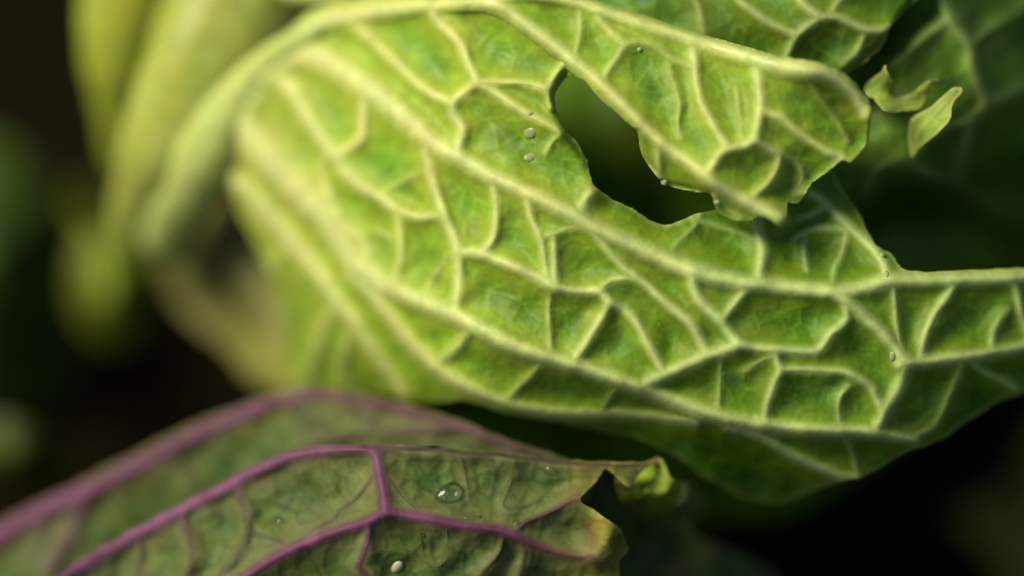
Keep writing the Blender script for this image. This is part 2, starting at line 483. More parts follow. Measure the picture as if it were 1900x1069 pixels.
band = [(495, 128, 25), (530, 84, 24), (568, 54, 22), (610, 36, 20), (716, 17, 16), (800, 9, 13), (870, 6, 12), (930, 10, 12)]
v1 = [(905, 4, 11), (930, 13, 12), (979, 48, 13), (1021, 78, 13), (1063, 112, 12.5), (1105, 147, 12), (1147, 187, 11.5), (1179, 219, 11),
      (1200, 242, 11), (1242, 279, 11), (1284, 309, 11), (1326, 343, 12), (1368, 368, 13), (1410, 386, 13), (1450, 402, 11)]
v0 = [(860, 6, 9), (960, -10, 9), (1038, -3, 9), (1088, 9, 10), (1137, 25, 11), (1190, 42, 12), (1263, 65, 13), (1326, 86, 16), (1389, 104, 17),
      (1442, 121, 18), (1495, 130, 18), (1537, 140, 17), (1570, 158, 16), (1594, 184, 13), (1604, 214, 9)]
main_veins = [
    V(band, name='midrib', wet=0.25, skip=True),
    V(v1, skip=True),
    V([(440, 205, 32), (470, 150, 32), (505, 118, 28), (560, 100, 27), (610, 117, 26), (674, 158, 24), (728, 200, 22), (800, 262, 19), (842, 288, 17),
       (905, 324, 16), (1000, 368, 15), (1060, 398, 15), (1116, 428, 15), (1200, 466, 16), (1284, 501, 17), (1368, 522, 15),
       (1474, 534, 14), (1558, 541, 14), (1610, 532, 14), (1650, 521, 15), (1720, 520, 14), (1800, 518, 14), (1900, 514, 14), (2050, 508, 13)], name='main_vein'),
    V([(440, 222, 24), (463, 259, 30), (495, 297, 32), (535, 340, 31), (579, 381, 29), (611, 415, 27), (642, 466, 24), (669, 495, 22), (705, 526, 20),
       (747, 546, 18), (800, 568, 17), (842, 585, 16), (884, 608, 16), (947, 640, 15), (1011, 662, 15), (1074, 683, 15),
       (1137, 704, 15), (1200, 727, 15), (1263, 752, 14), (1326, 773, 14), (1389, 787, 14), (1453, 796, 13), (1537, 801, 12),
       (1605, 802, 11), (1658, 811, 9), (1700, 818, 5)], name='main_vein', cap=0.6),
    V([(430, 330, 15), (470, 365, 18), (505, 408, 19), (537, 446, 18), (568, 482, 17), (600, 522, 16), (625, 560, 15), (653, 592, 13), (674, 625, 12),
       (700, 664, 11), (726, 695, 10), (750, 732, 7)], name='main_vein'),
    V([(650, 508, 13), (670, 527, 13), (697, 552, 13), (720, 585, 12), (745, 617, 12), (770, 646, 11), (815, 687, 11), (863, 718, 11), (905, 737, 10),
       (947, 752, 10), (989, 763, 10), (1053, 769, 9), (1116, 770, 9), (1200, 772, 8), (1290, 785, 8)], name='main_vein'),
    V([(1350, 792), (1400, 806), (1431, 822), (1474, 848), (1526, 871), (1560, 885), (1590, 889)], (9, 8), name='main_vein'),
    V([(1540, 541), (1574, 560), (1605, 589), (1637, 618), (1664, 650), (1681, 674)], (11, 11), name='main_vein'),
    V([(1670, 678), (1711, 673), (1774, 665), (1837, 657), (1900, 646), (2050, 622)], (11, 10), name='main_vein'),
    V([(1683, 670), (1676, 699), (1664, 731), (1645, 760), (1635, 783), (1622, 802)], (11, 10), name='main_vein'),
    V([(520, 150), (543, 170), (560, 200), (580, 235), (600, 263), (619, 288), (638, 318), (663, 343), (705, 368), (741, 392), (779, 404), (822, 397)], (17, 7)),
    # left of the hole
    V([(795, 10), (808, 36), (834, 61), (855, 84), (865, 112), (878, 137), (884, 152)], (9, 8)),
    V([(884, 150), (859, 172), (836, 190)], (9, 9)),
    V([(655, 48), (690, 75), (720, 103), (747, 128), (775, 155), (800, 173), (836, 190)], (8, 8)),
    V([(836, 190), (840, 213), (857, 238), (852, 263), (843, 285)], (9, 10)),
    V([(884, 152), (926, 152), (968, 154), (1000, 160), (1017, 175), (1022, 200)], (6, 4)),
    V([(884, 154), (918, 173), (951, 194), (981, 213), (1010, 227), (1040, 243)], (8, 6)),
    V([(1015, 163), (1030, 140), (1045, 120)], (5, 6)),
    V([(1103, 347), (1090, 364), (1078, 386)], (8, 10)),
    V([(1012, 284), (1026, 262), (1042, 245)], (4, 4), tone=0.5),
    # between the two long veins
    V([(790, 262), (791, 290), (798, 325), (806, 351), (819, 389), (831, 419), (842, 445), (848, 467), (850, 505), (848, 545), (840, 575)], (9, 10)),
    V([(848, 467), (884, 470), (926, 484), (968, 501), (1000, 518), (1031, 534), (1074, 541), (1112, 540)], (10, 8)),
    V([(1112, 538), (1122, 550), (1131, 562)], (7, 8)),
    V([(1131, 562), (1120, 585), (1104, 612), (1082, 646), (1062, 676)], (8, 9)),
    V([(1131, 562), (1158, 575), (1180, 598), (1200, 635), (1225, 680), (1235, 700)], (8, 7)),
    V([(1098, 430), (1124, 461), (1145, 484), (1171, 508), (1200, 530), (1232, 560), (1263, 585), (1284, 604), (1299, 632), (1313, 660)], (6, 9)),
    V([(1112, 539), (1135, 521), (1180, 517)], (6, 5)),
    V([(1284, 505), (1286, 532), (1297, 556), (1316, 577), (1338, 598), (1354, 619), (1370, 640)], (10, 9)),
    V([(1370, 640), (1347, 650), (1305, 665), (1263, 684), (1221, 704), (1190, 722)], (11, 13), name='main_vein'),
    V([(1370, 640), (1400, 646), (1453, 650), (1512, 653), (1530, 640), (1543, 619), (1560, 606), (1572, 592), (1568, 560)], (9, 7)),
    V([(1345, 588), (1368, 560), (1385, 535)], (6, 7)),
    V([(1436, 652), (1444, 675), (1449, 688), (1442, 700), (1432, 726), (1423, 752), (1419, 785)], (6, 8)),
    V([(1449, 686), (1484, 686), (1537, 688), (1568, 691), (1596, 705), (1616, 717), (1627, 738), (1638, 766)], (6, 7)),
    V([(1575, 718), (1560, 737), (1556, 760), (1560, 795)], (4, 5), tone=0.7),
    V([(1337, 665), (1337, 690), (1335, 722), (1333, 765)], (4, 5), tone=0.5),
    V([(1432, 660), (1402, 676), (1382, 688)], (5, 3), tone=0.6),
    V([(912, 335), (920, 380), (918, 421), (912, 446), (893, 468)], (6, 8)),
    V([(975, 362), (985, 405), (998, 432), (1006, 459), (1012, 500), (1020, 528)], (7, 6)),
    V([(1027, 440), (1029, 470), (1030, 505), (1031, 532)], (5, 8)),
    V([(1005, 440), (1027, 434), (1055, 424), (1085, 420)], (4, 5), tone=0.7),
    V([(1020, 545), (1018, 580), (1020, 620), (1024, 655)], (4, 6), tone=0.6),
    V([(672, 175), (672, 221), (667, 259), (646, 275), (622, 288)], (9, 8)),
    V([(600, 290), (593, 320), (604, 352), (622, 392), (644, 422), (663, 440), (680, 470)], (8, 9), tone=0.8),
    V([(737, 398), (742, 442), (741, 484), (726, 525)], (7, 8), tone=0.85),
    V([(700, 360), (722, 350), (760, 330), (792, 318)], (4, 5), tone=0.4),
    V([(828, 475), (815, 500), (800, 520), (790, 555)], (4, 6), tone=0.4),
    V([(700, 430), (735, 445)], (5, 5), tone=0.5),
    V([(870, 612), (850, 640), (826, 660), (810, 680)], (9, 9), tone=0.7),
    V([(1010, 668), (985, 700), (962, 720), (940, 745)], (7, 7), tone=0.5),
    V([(1150, 715), (1130, 740), (1115, 768)], (6, 6), tone=0.5),
    V([(625, 560), (600, 600), (585, 650), (570, 700)], (8, 8), tone=0.7),
    V([(663, 610), (640, 640), (632, 690), (640, 716)], (8, 8), tone=0.6),
    V([(540, 450), (500, 500), (480, 560), (475, 640)], (12, 9), tone=0.5),
    # to the right
    V([(1772, 522), (1763, 545), (1742, 573), (1727, 600), (1716, 628), (1708, 668)], (7, 7)),
    V([(1655, 525), (1660, 550), (1663, 589), (1669, 625), (1674, 655)], (5, 5), tone=0.8),
    V([(1882, 520), (1889, 547), (1896, 579), (1910, 620), (1915, 640)], (6, 6)),
    V([(1868, 575), (1855, 595), (1846, 615), (1841, 652)], (5, 6), tone=0.8),
    V([(1800, 668), (1818, 686), (1858, 706), (1885, 722)], (5, 5), tone=0.7),
    V([(1700, 810), (1735, 790), (1760, 740), (1780, 690), (1790, 665)], (5, 5), tone=0.5),
    V([(1560, 805), (1580, 835), (1590, 880)], (5, 4), tone=0.5),
    V([(1404, 400), (1406, 415), (1411, 440), (1416, 467), (1411, 495), (1408, 520)], (8, 10)),
    V([(1490, 345), (1504, 356), (1532, 377), (1555, 399), (1584, 427), (1609, 450), (1628, 470), (1640, 488), (1646, 515)], (6, 8)),
    V([(1474, 442), (1493, 430), (1515, 423), (1558, 424), (1582, 428)], (4, 5), tone=0.7),
    V([(1493, 430), (1493, 467), (1498, 500)], (4, 4), tone=0.7),
    V([(1572, 430), (1564, 467), (1549, 497), (1545, 530)], (4, 4), tone=0.7),
    V([(1532, 378), (1510, 394), (1480, 405)], (5, 4), tone=0.7),
    V([(1300, 395), (1290, 420), (1262, 445), (1240, 470)], (4, 5), tone=0.5),
    V([(1400, 440), (1360, 428), (1320, 415), (1290, 408)], (4, 4), tone=0.4),
]
main_outline = [(470, 150), (520, 75), (560, 32), (620, 5), (720, -12), (830, -20), (930, -10), (985, 40), (1030, 78), (1060, 108), (1072, 128),
    (1052, 141), (1036, 160), (1028, 182), (1034, 212), (1046, 240), (1069, 263), (1087, 291), (1093, 318), (1104, 345), (1114, 357), (1147, 374),
    (1179, 393), (1205, 408), (1232, 417), (1258, 412), (1284, 401), (1312, 392), (1335, 386), (1390, 365), (1460, 335), (1530, 312),
    (1548, 327), (1567, 356), (1584, 379), (1597, 402), (1607, 423), (1616, 436), (1624, 452), (1638, 463), (1652, 470), (1666, 488), (1684, 501),
    (1720, 504), (1816, 501), (1900, 498), (2080, 485), (2090, 560), (2070, 640), (1990, 690), (1900, 728), (1858, 743), (1816, 769), (1784, 790),
    (1753, 813), (1728, 824), (1690, 835), (1645, 862), (1600, 885), (1558, 896), (1516, 909), (1474, 926), (1432, 932), (1389, 926), (1347, 907),
    (1305, 882), (1260, 850), (1210, 825), (1158, 808), (1095, 796), (1032, 784), (947, 770), (895, 754), (850, 744), (800, 748), (770, 752),
    (740, 738), (695, 730), (610, 728), (560, 716), (535, 690), (528, 640), (520, 580), (500, 510), (470, 440), (440, 385), (424, 330),
    (424, 270), (438, 200)]
main_ctrl = [  # px, py, mm away from the plane of focus
    (480, 110, 26), (420, 250, 29), (380, 450, 40), (400, 600, 46), (480, 700, 44), (560, 260, 20), (560, 480, 24), (600, 640, 27), (700, 730, 25),
    (700, 60, 14), (700, 250, 11), (700, 420, 12), (720, 580, 13), (850, 30, 6), (850, 250, 4), (850, 450, 4), (850, 610, 4), (860, 720, 8),
    (1000, 120, 1), (1000, 380, -1), (1000, 560, -0.5), (1000, 660, 0), (1000, 765, 7), (1150, 440, -2), (1150, 600, -1), (1150, 712, 0), (1150, 790, 8),
    (1320, 520, -3), (1320, 650, -2), (1320, 775, 1), (1330, 880, 10.5), (1320, 400, 1), (1450, 440, 1), (1500, 350, 4), (1600, 430, 3), (1450, 930, 13.5), (1450, 860, 6.5),
    (1500, 540, -2), (1500, 680, -2), (1500, 800, 0), (1600, 870, 5), (1650, 520, 0), (1650, 680, 0), (1690, 825, 4),
    (1800, 510, 3), (1800, 660, 3), (1800, 780, 7), (1950, 500, 7), (1950, 620, 8), (1950, 700, 11), (2080, 560, 13)]
main = Sheet(main_outline, main_ctrl, main_veins, green_pigment, pocket=36,
             curls=[([(1048, 141, 1), (1028, 182, 1), (1046, 240, 1), (1087, 291, 1), (1104, 345, 1), (1179, 393, 1), (1232, 417, 1)], 16, 1.0)])
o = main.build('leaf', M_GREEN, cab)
o['label'] = 'broad outer leaf, its ribbed underside showing, with a torn hole'
main.build_veins(M_GREEN)

flap_veins = [V(v1, name='main_vein'), V(v0, name='main_vein', wet=1.0, cap=0.7), V(band, name='midrib', wet=0.15),
    V([(1284, 85), (1290, 112), (1293, 147), (1301, 189), (1317, 219), (1335, 250), (1349, 270)], (8, 6)),
    V([(1395, 112), (1402, 135), (1407, 160), (1410, 190), (1407, 227), (1400, 260)], (10, 9)),
    V([(1400, 260), (1381, 271), (1350, 277), (1332, 290), (1318, 312), (1308, 325)], (8, 8)),
    V([(1400, 260), (1427, 277), (1446, 285), (1447, 300), (1442, 318), (1427, 340), (1410, 354), (1392, 370)], (7, 6)),
    V([(1418, 205), (1432, 212), (1453, 221), (1478, 244), (1511, 267), (1540, 285), (1562, 291)], (6, 7)),
    V([(1076, 10), (1077, 40), (1076, 65), (1066, 108)], (5, 5), tone=0.6),
    V([(1105, 20), (1112, 38), (1145, 68), (1158, 80), (1148, 101), (1128, 130), (1118, 150)], (6, 6), tone=0.7),
    V([(1158, 80), (1190, 77), (1221, 86), (1250, 110), (1285, 122)], (5, 5), tone=0.6),
    V([(1240, 120), (1246, 140), (1256, 168), (1262, 194), (1258, 225), (1262, 255)], (4, 4), tone=0.55),
    V([(1366, 165), (1370, 200), (1375, 230), (1374, 262)], (4, 4), tone=0.45),
    V([(1223, 268), (1222, 295), (1223, 330)], (6, 5)),
    V([(1446, 285), (1475, 300), (1490, 325), (1478, 360)], (5, 5), tone=0.6),
    V([(1495, 130), (1520, 180), (1550, 220), (1575, 262)], (5, 4), tone=0.4),
    V([(1320, 360), (1345, 388), (1372, 405)], (4, 4), tone=0.5)]
flap_outline = [(930, 32), (970, 62), (1012, 94), (1052, 128), (1068, 142), (1086, 152), (1107, 177), (1137, 204), (1162, 226), (1182, 245), (1186, 270),
    (1192, 290), (1205, 310), (1220, 328), (1237, 342), (1262, 352), (1300, 357), (1320, 360), (1326, 376), (1332, 394), (1364, 410), (1389, 411),
    (1408, 402), (1428, 407), (1450, 423), (1459, 410), (1460, 390), (1463, 376), (1480, 379), (1494, 360), (1506, 340), (1537, 318), (1564, 297), (1578, 302),
    (1592, 289), (1606, 270), (1614, 240), (1616, 205), (1606, 176), (1575, 144), (1537, 122), (1495, 112), (1442, 104), (1389, 87), (1326, 70),
    (1263, 50), (1200, 29), (1137, 10), (1088, -9), (1038, -22), (960, -32), (860, -22), (760, -8), (660, 2), (590, 24), (540, 56), (505, 92), (488, 122), (500, 146), (530, 120), (570, 84), (625, 60), (720, 38), (800, 26), (880, 22)]
flap_ctrl = [(480, 120, 25.5), (560, 60, 20), (700, 20, 13.0), (850, 10, 5.2), (930, 20, 2.4), (1060, 110, 0.0), (1060, -10, 3.0), (1180, 220, -3.2), (1180, 80, -0.8), (1200, 20, 2.5),
    (1320, 340, -5.5), (1320, 200, -3.5), (1320, 80, 0.3), (1450, 405, -5.0), (1445, 290, -4.2), (1445, 118, -4.6), (1500, 128, -7.0), (1480, 370, -1.5), (1540, 300, -3.4), (1540, 200, -4.6),
    (1610, 200, -4.5), (1600, 280, -3.0), (1230, 335, -0.5), (1200, 300, -1.5), (1340, 395, -2.5)]
def flap_pigment(x, y, a):
    return green_pigment(x - 420 * sstep(980, 1420, x), y, a)
flap = Sheet(flap_outline, flap_ctrl, flap_veins, flap_pigment, pocket=34, ragged=0.45, seed=17,
             curls=[([(1616, 205, 1), (1606, 270, 1), (1578, 302, 1), (1537, 318, 1), (1494, 360, 1)], 22, -1.3),
                    ([(1088, -9, 1), (1200, 29, 1), (1326, 70, 1), (1442, 104, 1), (1537, 122, 1), (1606, 176, 1)], 12, 1.2),
                    ([(1182, 245, 1), (1192, 290, 1), (1237, 342, 1), (1320, 360, 1)], 12, 0.8)])
flap_own = flap.base
def flap_base(x, y):
    w = sstep(940, 1090, x)
    return w * flap_own(x, y) + (1 - w) * (main.base(x, y) - 0.12)
flap.base = flap_base
o = flap.build('leaf_flap', M_GREEN, cab)
o['label'] = 'torn leaf lobe with a glossy ribbed upper edge'
flap.build_veins(M_GREEN)

# leaf above the glossy edge
def top_pigment(x, y, a):
    c = green_pigment(x - 60, y + 100, a) * 0.86
    return c
top_veins = [V([(1478, -40), (1486, 0), (1505, 21), (1522, 33), (1554, 33), (1579, 44), (1612, 57), (1650, 54)], (9, 7)),
    V([(1522, 33), (1505, 46), (1482, 65), (1470, 84), (1455, 115)], (8, 6)),
    V([(1360, -30), (1373, 2), (1400, 23), (1432, 46), (1474, 64)], (6, 6)),
    V([(1606, 60), (1601, 75), (1591, 97), (1563, 120)], (5, 5), tone=0.8),
    V([(1240, -60), (1290, 0), (1299, 30), (1305, 60)], (5, 5), tone=0.6),
    V([(1640, -80), (1600, -30), (1560, 0), (1540, 30)], (5, 5), tone=0.6)]
top = Sheet([(1000, 20), (1000, -160), (1500, -220), (1760, -150), (1728, -40), (1700, 0), (1672, 28), (1650, 52), (1643, 75), (1626, 96), (1602, 118),
             (1575, 134), (1500, 165), (1300, 130), (1120, 70)],
            [(1000, 0, 9), (1000, -160, 14), (1300, -20, 5), (1300, 120, 6), (1500, -150, 8), (1500, 20, 2.5), (1500, 150, 5.0), (1640, 60, 4), (1700, -20, 5), (1750, -150, 12)],
            top_veins, top_pigment, pocket=26, seed=41,
            curls=[([(1728, -40, 1), (1672, 28, 1), (1643, 75, 1), (1575, 134, 1)], 14, 1.0)])
top.build('leaf', M_GREEN, cab)
top.build_veins(M_GREEN)

# shaded leaf to the right, behind the torn gap
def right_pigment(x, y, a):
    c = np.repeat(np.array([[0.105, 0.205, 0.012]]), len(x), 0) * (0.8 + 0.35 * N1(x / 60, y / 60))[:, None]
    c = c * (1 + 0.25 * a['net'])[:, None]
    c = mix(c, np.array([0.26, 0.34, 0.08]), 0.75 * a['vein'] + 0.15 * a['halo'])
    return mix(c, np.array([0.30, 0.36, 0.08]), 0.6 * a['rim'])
right_veins = [V([(1745, -60), (1750, 0), (1761, 32), (1782, 65), (1801, 90), (1807, 126), (1818, 158), (1836, 195)], (8, 9)),
    V([(1836, 195), (1868, 180), (1900, 167), (2040, 120)], (9, 9)),
    V([(1836, 195), (1805, 226), (1794, 263), (1781, 305), (1773, 335)], (9, 9)),
    V([(1762, 36), (1731, 56), (1700, 81), (1668, 108), (1640, 128)], (7, 5)),
    V([(1773, 335), (1731, 325), (1689, 306), (1664, 303), (1635, 314), (1618, 331), (1603, 355)], (9, 6)),
    V([(1773, 335), (1805, 364), (1840, 385), (1900, 400)], (8, 7)),
    V([(1689, 306), (1720, 270), (1760, 240), (1805, 226)], (5, 5), tone=0.5),
    V([(1801, 90), (1830, 60), (1870, 35), (1920, 0)], (5, 5), tone=0.6),
    V([(1900, 400), (1950, 330), (1990, 240), (2010, 130)], (6, 6), tone=0.6)]
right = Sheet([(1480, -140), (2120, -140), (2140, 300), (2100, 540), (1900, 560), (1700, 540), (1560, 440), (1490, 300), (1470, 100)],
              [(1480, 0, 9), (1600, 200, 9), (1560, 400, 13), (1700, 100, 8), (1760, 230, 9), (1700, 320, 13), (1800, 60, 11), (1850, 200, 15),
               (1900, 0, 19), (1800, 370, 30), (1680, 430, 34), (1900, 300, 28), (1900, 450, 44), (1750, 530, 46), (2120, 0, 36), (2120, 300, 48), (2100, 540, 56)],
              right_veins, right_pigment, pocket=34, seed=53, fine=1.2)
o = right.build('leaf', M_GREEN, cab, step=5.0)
o['label'] = 'deep green shaded leaf behind the torn edge'
right.build_veins(M_GREEN)

# curled scraps on the torn edge of that leaf
def scrap_pigment(x, y, a):
    c = np.repeat(np.array([[0.27, 0.37, 0.05]]), len(x), 0) * (0.85 + 0.3 * N1(x / 25, y / 25))[:, None]
    c = mix(c, np.array([0.42, 0.45, 0.10]), 0.7 * a['rim'])
    return mix(c, np.array([0.34, 0.40, 0.10]), 0.7 * a['vein'])
for outl, ctrl, vv in [
    ([(1784, 162), (1769, 161), (1748, 178), (1727, 199), (1702, 212), (1688, 223), (1683, 253), (1686, 275), (1691, 294), (1703, 279), (1727, 258), (1752, 237),
      (1764, 216), (1768, 190), (1786, 172)],
     [(1784, 165, 7), (1735, 193, 7.5), (1688, 223, 10), (1691, 293, 10.5), (1752, 237, 6), (1766, 205, 6), (1715, 235, 8), (1700, 250, 9)],
     [V([(1695, 285), (1702, 250), (1730, 215), (1770, 170)], (4, 3), tone=0.6)]),
    ([(1605, 160), (1620, 146), (1636, 134), (1643, 119), (1647, 134), (1657, 152), (1650, 172), (1664, 180), (1690, 174), (1706, 160), (1720, 150), (1742, 148), (1764, 142),
      (1750, 158), (1728, 163), (1716, 185), (1708, 200), (1680, 206), (1652, 210), (1637, 206), (1620, 182), (1606, 178)],
     [(1605, 165, 12), (1643, 122, 7), (1655, 152, 8), (1640, 205, 6), (1665, 180, 11), (1710, 160, 9), (1762, 143, 12), (1708, 198, 10), (1725, 155, 8)],
     [V([(1612, 170), (1632, 160), (1645, 140)], (3, 3), tone=0.6), V([(1645, 205), (1670, 190), (1715, 165)], (4, 3), tone=0.5)])]:
    s = Sheet(outl, [(p[0], p[1], p[2] - 4.5) for p in ctrl], vv, scrap_pigment, pocket=8, ragged=0.8, seed=61, fine=0.8, fine_size=20)
    s.build('torn_scrap', M_GREEN, cab, step=2.5, thick=0.0005)

# tightly packed inner head, dark in the hole
def build_core():
    c0 = unproject([1180], [430], [D0 + 0.068])[0]
    nu, nv = 120, 70
    u = np.linspace(0, 2 * math.pi, nu, endpoint=False); vv = np.linspace(0, math.pi, nv)
    U, Vv = np.meshgrid(u, vv)
    U, Vv = U.ravel(), Vv.ravel()
    lx, ly, lz = np.cos(Vv), np.sin(Vv) * np.cos(U), np.sin(Vv) * np.sin(U)     # long axis across the picture
    k = 1 + 0.018 * np.sin(U * 7 + 2 * lx) + 0.03 * N1(lx * 5 + 7, U * 2) + 0.02 * np.abs(np.sin(lx * 9 + 1.5 * np.sin(U * 2)))
    rib = np.exp(-((lx + 0.05) / 0.035) ** 2) * (lz > 0)
    k = k + 0.03 * rib
    p = c0[None] + (lx * 0.056 * k)[:, None] * RGT + (ly * 0.044 * k)[:, None] * UPV - (lz * 0.046 * k)[:, None] * FWD
    i = (np.arange(nv - 1)[:, None] * nu + np.arange(nu)[None]).ravel()
    j = (np.arange(nv - 1)[:, None] * nu + (np.arange(nu)[None] + 1) % nu).ravel()
    f = np.stack([i, j, j + nu, i + nu], 1)
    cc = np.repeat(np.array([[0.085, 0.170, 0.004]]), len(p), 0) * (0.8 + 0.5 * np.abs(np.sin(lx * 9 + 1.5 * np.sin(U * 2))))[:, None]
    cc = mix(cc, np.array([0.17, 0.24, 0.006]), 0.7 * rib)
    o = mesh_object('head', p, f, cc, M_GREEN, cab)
    o['label'] = 'tightly packed dark green inner leaves seen through the hole'
build_core()

# stalk and thick leaf bases at the butt of the head
def tube(name, pts, parent, mat, colfun, nseg=28, flat=0.75, ribs=0.0):
    """pts: px, py, mm depth, radius px"""
    ln = catmull(pts, 8.0)
    ctr = unproject(ln[:, 0], ln[:, 1], D0 + ln[:, 2] * 0.001)
    t = np.gradient(ctr, axis=0); t /= np.linalg.norm(t, axis=1)[:, None]
    side = np.cross(t, FWD[None]); side /= np.linalg.norm(side, axis=1)[:, None]
    nrm = np.cross(side, t)
    a = np.linspace(0, 2 * math.pi, nseg, endpoint=False)
    m = len(ln)
    R = ln[:, 3] * S
    capk = np.sqrt(np.clip(np.minimum(np.arange(m), np.arange(m)[::-1]) / 4.0, 0.02, 1))
    R = R * capk
    A, I = np.meshgrid(a, np.arange(m))
    A, I = A.ravel(), I.ravel()
    k = 1 + ribs * np.sin(A * 9 + 0.8 * np.sin(I * 0.05)) + 0.05 * N1(I * 0.12, A * 1.3) + 0.03 * N2(I * 0.3, A * 3)
    v = ctr[I] + (R[I] * np.cos(A) * k)[:, None] * side[I] + (R[I] * flat * np.sin(A) * k)[:, None] * nrm[I]
    i = (np.arange(m - 1)[:, None] * nseg + np.arange(nseg)[None]).ravel()
    j = (np.arange(m - 1)[:, None] * nseg + (np.arange(nseg)[None] + 1) % nseg).ravel()
    f = np.stack([i, i + nseg, j + nseg, j], 1)
    return mesh_object(name, v, f, colfun(ln[I, 0], ln[I, 1], A, I), mat, parent)

def stalk_col(base, streak, amp=0.5):
    def g(x, y, A, I):
        s = np.clip(0.5 + 0.5 * np.sin(A * 5 + 0.7 * N1(I * 0.06, A)) * amp + 0.6 * N2(I * 0.05, A * 4), 0, 1)
        return mix(np.array(base), np.array(streak), s)
    return g
tube('stalk', [(258, 470, 62, 50), (270, 400, 50, 76), (305, 300, 39, 98), (355, 190, 36, 120), (415, 70, 36, 140), (475, -60, 38, 150), (520, -180, 44, 120)],
     cab, M_STALK, stalk_col((0.26, 0.30, 0.026), (0.36, 0.39, 0.085)), flat=0.8, ribs=0.018)
tube('leaf_base', [(290, 480, 52, 50), (330, 380, 40, 66), (385, 285, 31, 62), (430, 205, 28, 52), (480, 140, 26, 40), (540, 84, 22, 28), (600, 50, 19, 20)],
     cab, M_STALK, stalk_col((0.38, 0.44, 0.09), (0.46, 0.50, 0.14)), flat=0.7)
tube('leaf_base', [(250, 330, 62, 60), (235, 200, 52, 66), (225, 90, 48, 84), (250, -40, 48, 110), (290, -180, 52, 120)],
     cab, M_STALK, stalk_col((0.24, 0.275, 0.012), (0.30, 0.33, 0.04)), flat=0.7, ribs=0.01)
tube('leaf_base', [(560, -120, 34, 52), (545, -40, 30, 44), (600, -20, 26, 34), (680, -30, 22, 30)],
     cab, M_STALK, stalk_col((0.40, 0.44, 0.08), (0.46, 0.50, 0.14)), flat=0.7)
# lower leaf base curving under the head, pale brownish
def under_pigment(x, y, a):
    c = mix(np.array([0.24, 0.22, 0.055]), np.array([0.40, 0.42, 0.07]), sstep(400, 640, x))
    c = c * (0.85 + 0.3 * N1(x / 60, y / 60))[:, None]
    return mix(c, np.array([0.52, 0.50, 0.22]), 0.6 * a['vein'])
under = Sheet([(235, 370), (330, 320), (440, 300), (560, 420), (700, 600), (780, 720), (700, 742), (560, 735), (470, 708), (420, 650), (350, 590), (290, 500)],
              [(235, 370, 66), (330, 330, 64), (440, 310, 46), (560, 450, 38), (700, 620, 36), (770, 720, 34), (560, 730, 48), (420, 650, 58), (330, 560, 72), (430, 500, 50), (370, 420, 57), (500, 600, 48)],
              [V([(330, 380), (420, 470), (500, 570), (560, 700)], (14, 10), tone=0.6), V([(430, 330), (520, 450), (620, 600), (690, 720)], (15, 10))],
              under_pigment, pocket=24, seed=71)
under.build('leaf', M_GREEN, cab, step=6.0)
under.build_veins(M_GREEN)

fill = Sheet([(380, 40), (440, -120), (640, -140), (760, -60), (700, 20), (560, 110), (470, 180), (400, 200)],
             [(380, 40, 40), (440, -120, 42), (640, -140, 38), (760, -60, 28), (560, 100, 32), (470, 170, 36), (400, 200, 40)],
             [V([(420, 160), (500, 60), (600, -60)], (12, 12)), V([(480, 150), (580, 40), (700, -40)], (12, 10))], under_pigment, pocket=14, seed=73)
fill.build('leaf', M_GREEN, cab, step=6.0)
fill.build_veins(M_GREEN)

# ================================================================ the purple-veined cabbage
pur = thing('purple_veined_cabbage', 'green cabbage leaves with purple veins and water drops, below the pale cabbage', 'cabbage',
            tuple(unproject([500], [1150], [0.43])[0] * np.array([1, 1, 0])))
def purple_pigment(x, y, a):
    m = 0.5 + 0.5 * N1(x / 42 + 3, y / 42)
    c = mix(np.array([0.038, 0.078, 0.009]), np.array([0.105, 0.150, 0.024]), m)
    bl = np.clip(N2(x / 52, y / 52 + 5), 0, 1)
    c = mix(c, np.array([0.065, 0.120, 0.035]), 0.55 * bl)
    c = mix(c, np.array([0.030, 0.034, 0.014]), 0.7 * a['net'])
    c = c * (1 - 0.25 * a['net2'])[:, None]
    tipy = sstep(1010, 1130, x) * (0.5 + 0.5 * N3(x / 30, y / 30))
    c = mix(c, np.array([0.30, 0.25, 0.025]), 0.75 * tipy)
    red = np.exp(-((x - 1098 - 0.25 * (y - 1000)) / 13) ** 2 - ((y - 1000) / 34) ** 2)
    c = mix(c, np.array([0.13, 0.055, 0.020]), 0.7 * red)
    c = mix(c, np.array([0.165, 0.185, 0.055]), 0.5 * a['flank'] * (1 - a['vein']))
    c = mix(c, np.array([0.18, 0.13, 0.065]), 0.4 * a['halo'] * (1 - a['vein']))
    pv = mix(np.array([0.095, 0.025, 0.050]), np.array([0.165, 0.054, 0.110]), 0.5 + 0.5 * N2(x / 24, y / 24))
    pv = mix(pv, np.array([0.14, 0.055, 0.045]), sstep(930, 1080, x))
    dk = np.array([0.050, 0.030, 0.024])
    pv = mix(np.repeat(dk[None], len(x), 0), pv, sstep(0.45, 0.85, a['halo']))
    c = mix(c, pv, 0.95 * np.clip(a['vein'] * 1.15, 0, 1))
    c = mix(c, np.array([0.22, 0.080, 0.155]), 0.4 * a['crest'] * (1 - sstep(900, 1000, x)))  # highlight along the purple vein crests, painted as a paler tone
    return mix(c, np.array([0.28, 0.26, 0.07]), 0.5 * a['rim'] * sstep(1040, 1090, x))
pv2 = [(90, 1085, 19), (158, 1040, 18), (211, 1010, 17), (253, 985, 16), (295, 964, 16), (337, 941, 15), (400, 911, 15), (432, 892, 15), (474, 871, 14), (520, 852, 13),
       (553, 843, 12), (595, 836, 11), (637, 834, 10), (679, 833, 9), (716, 832, 6), (779, 833, 5), (826, 836, 5), (866, 842, 5), (921, 843, 4), (969, 850, 4), (1047, 859, 4),
       (1126, 863, 4), (1198, 863, 3), (1221, 853, 3)]
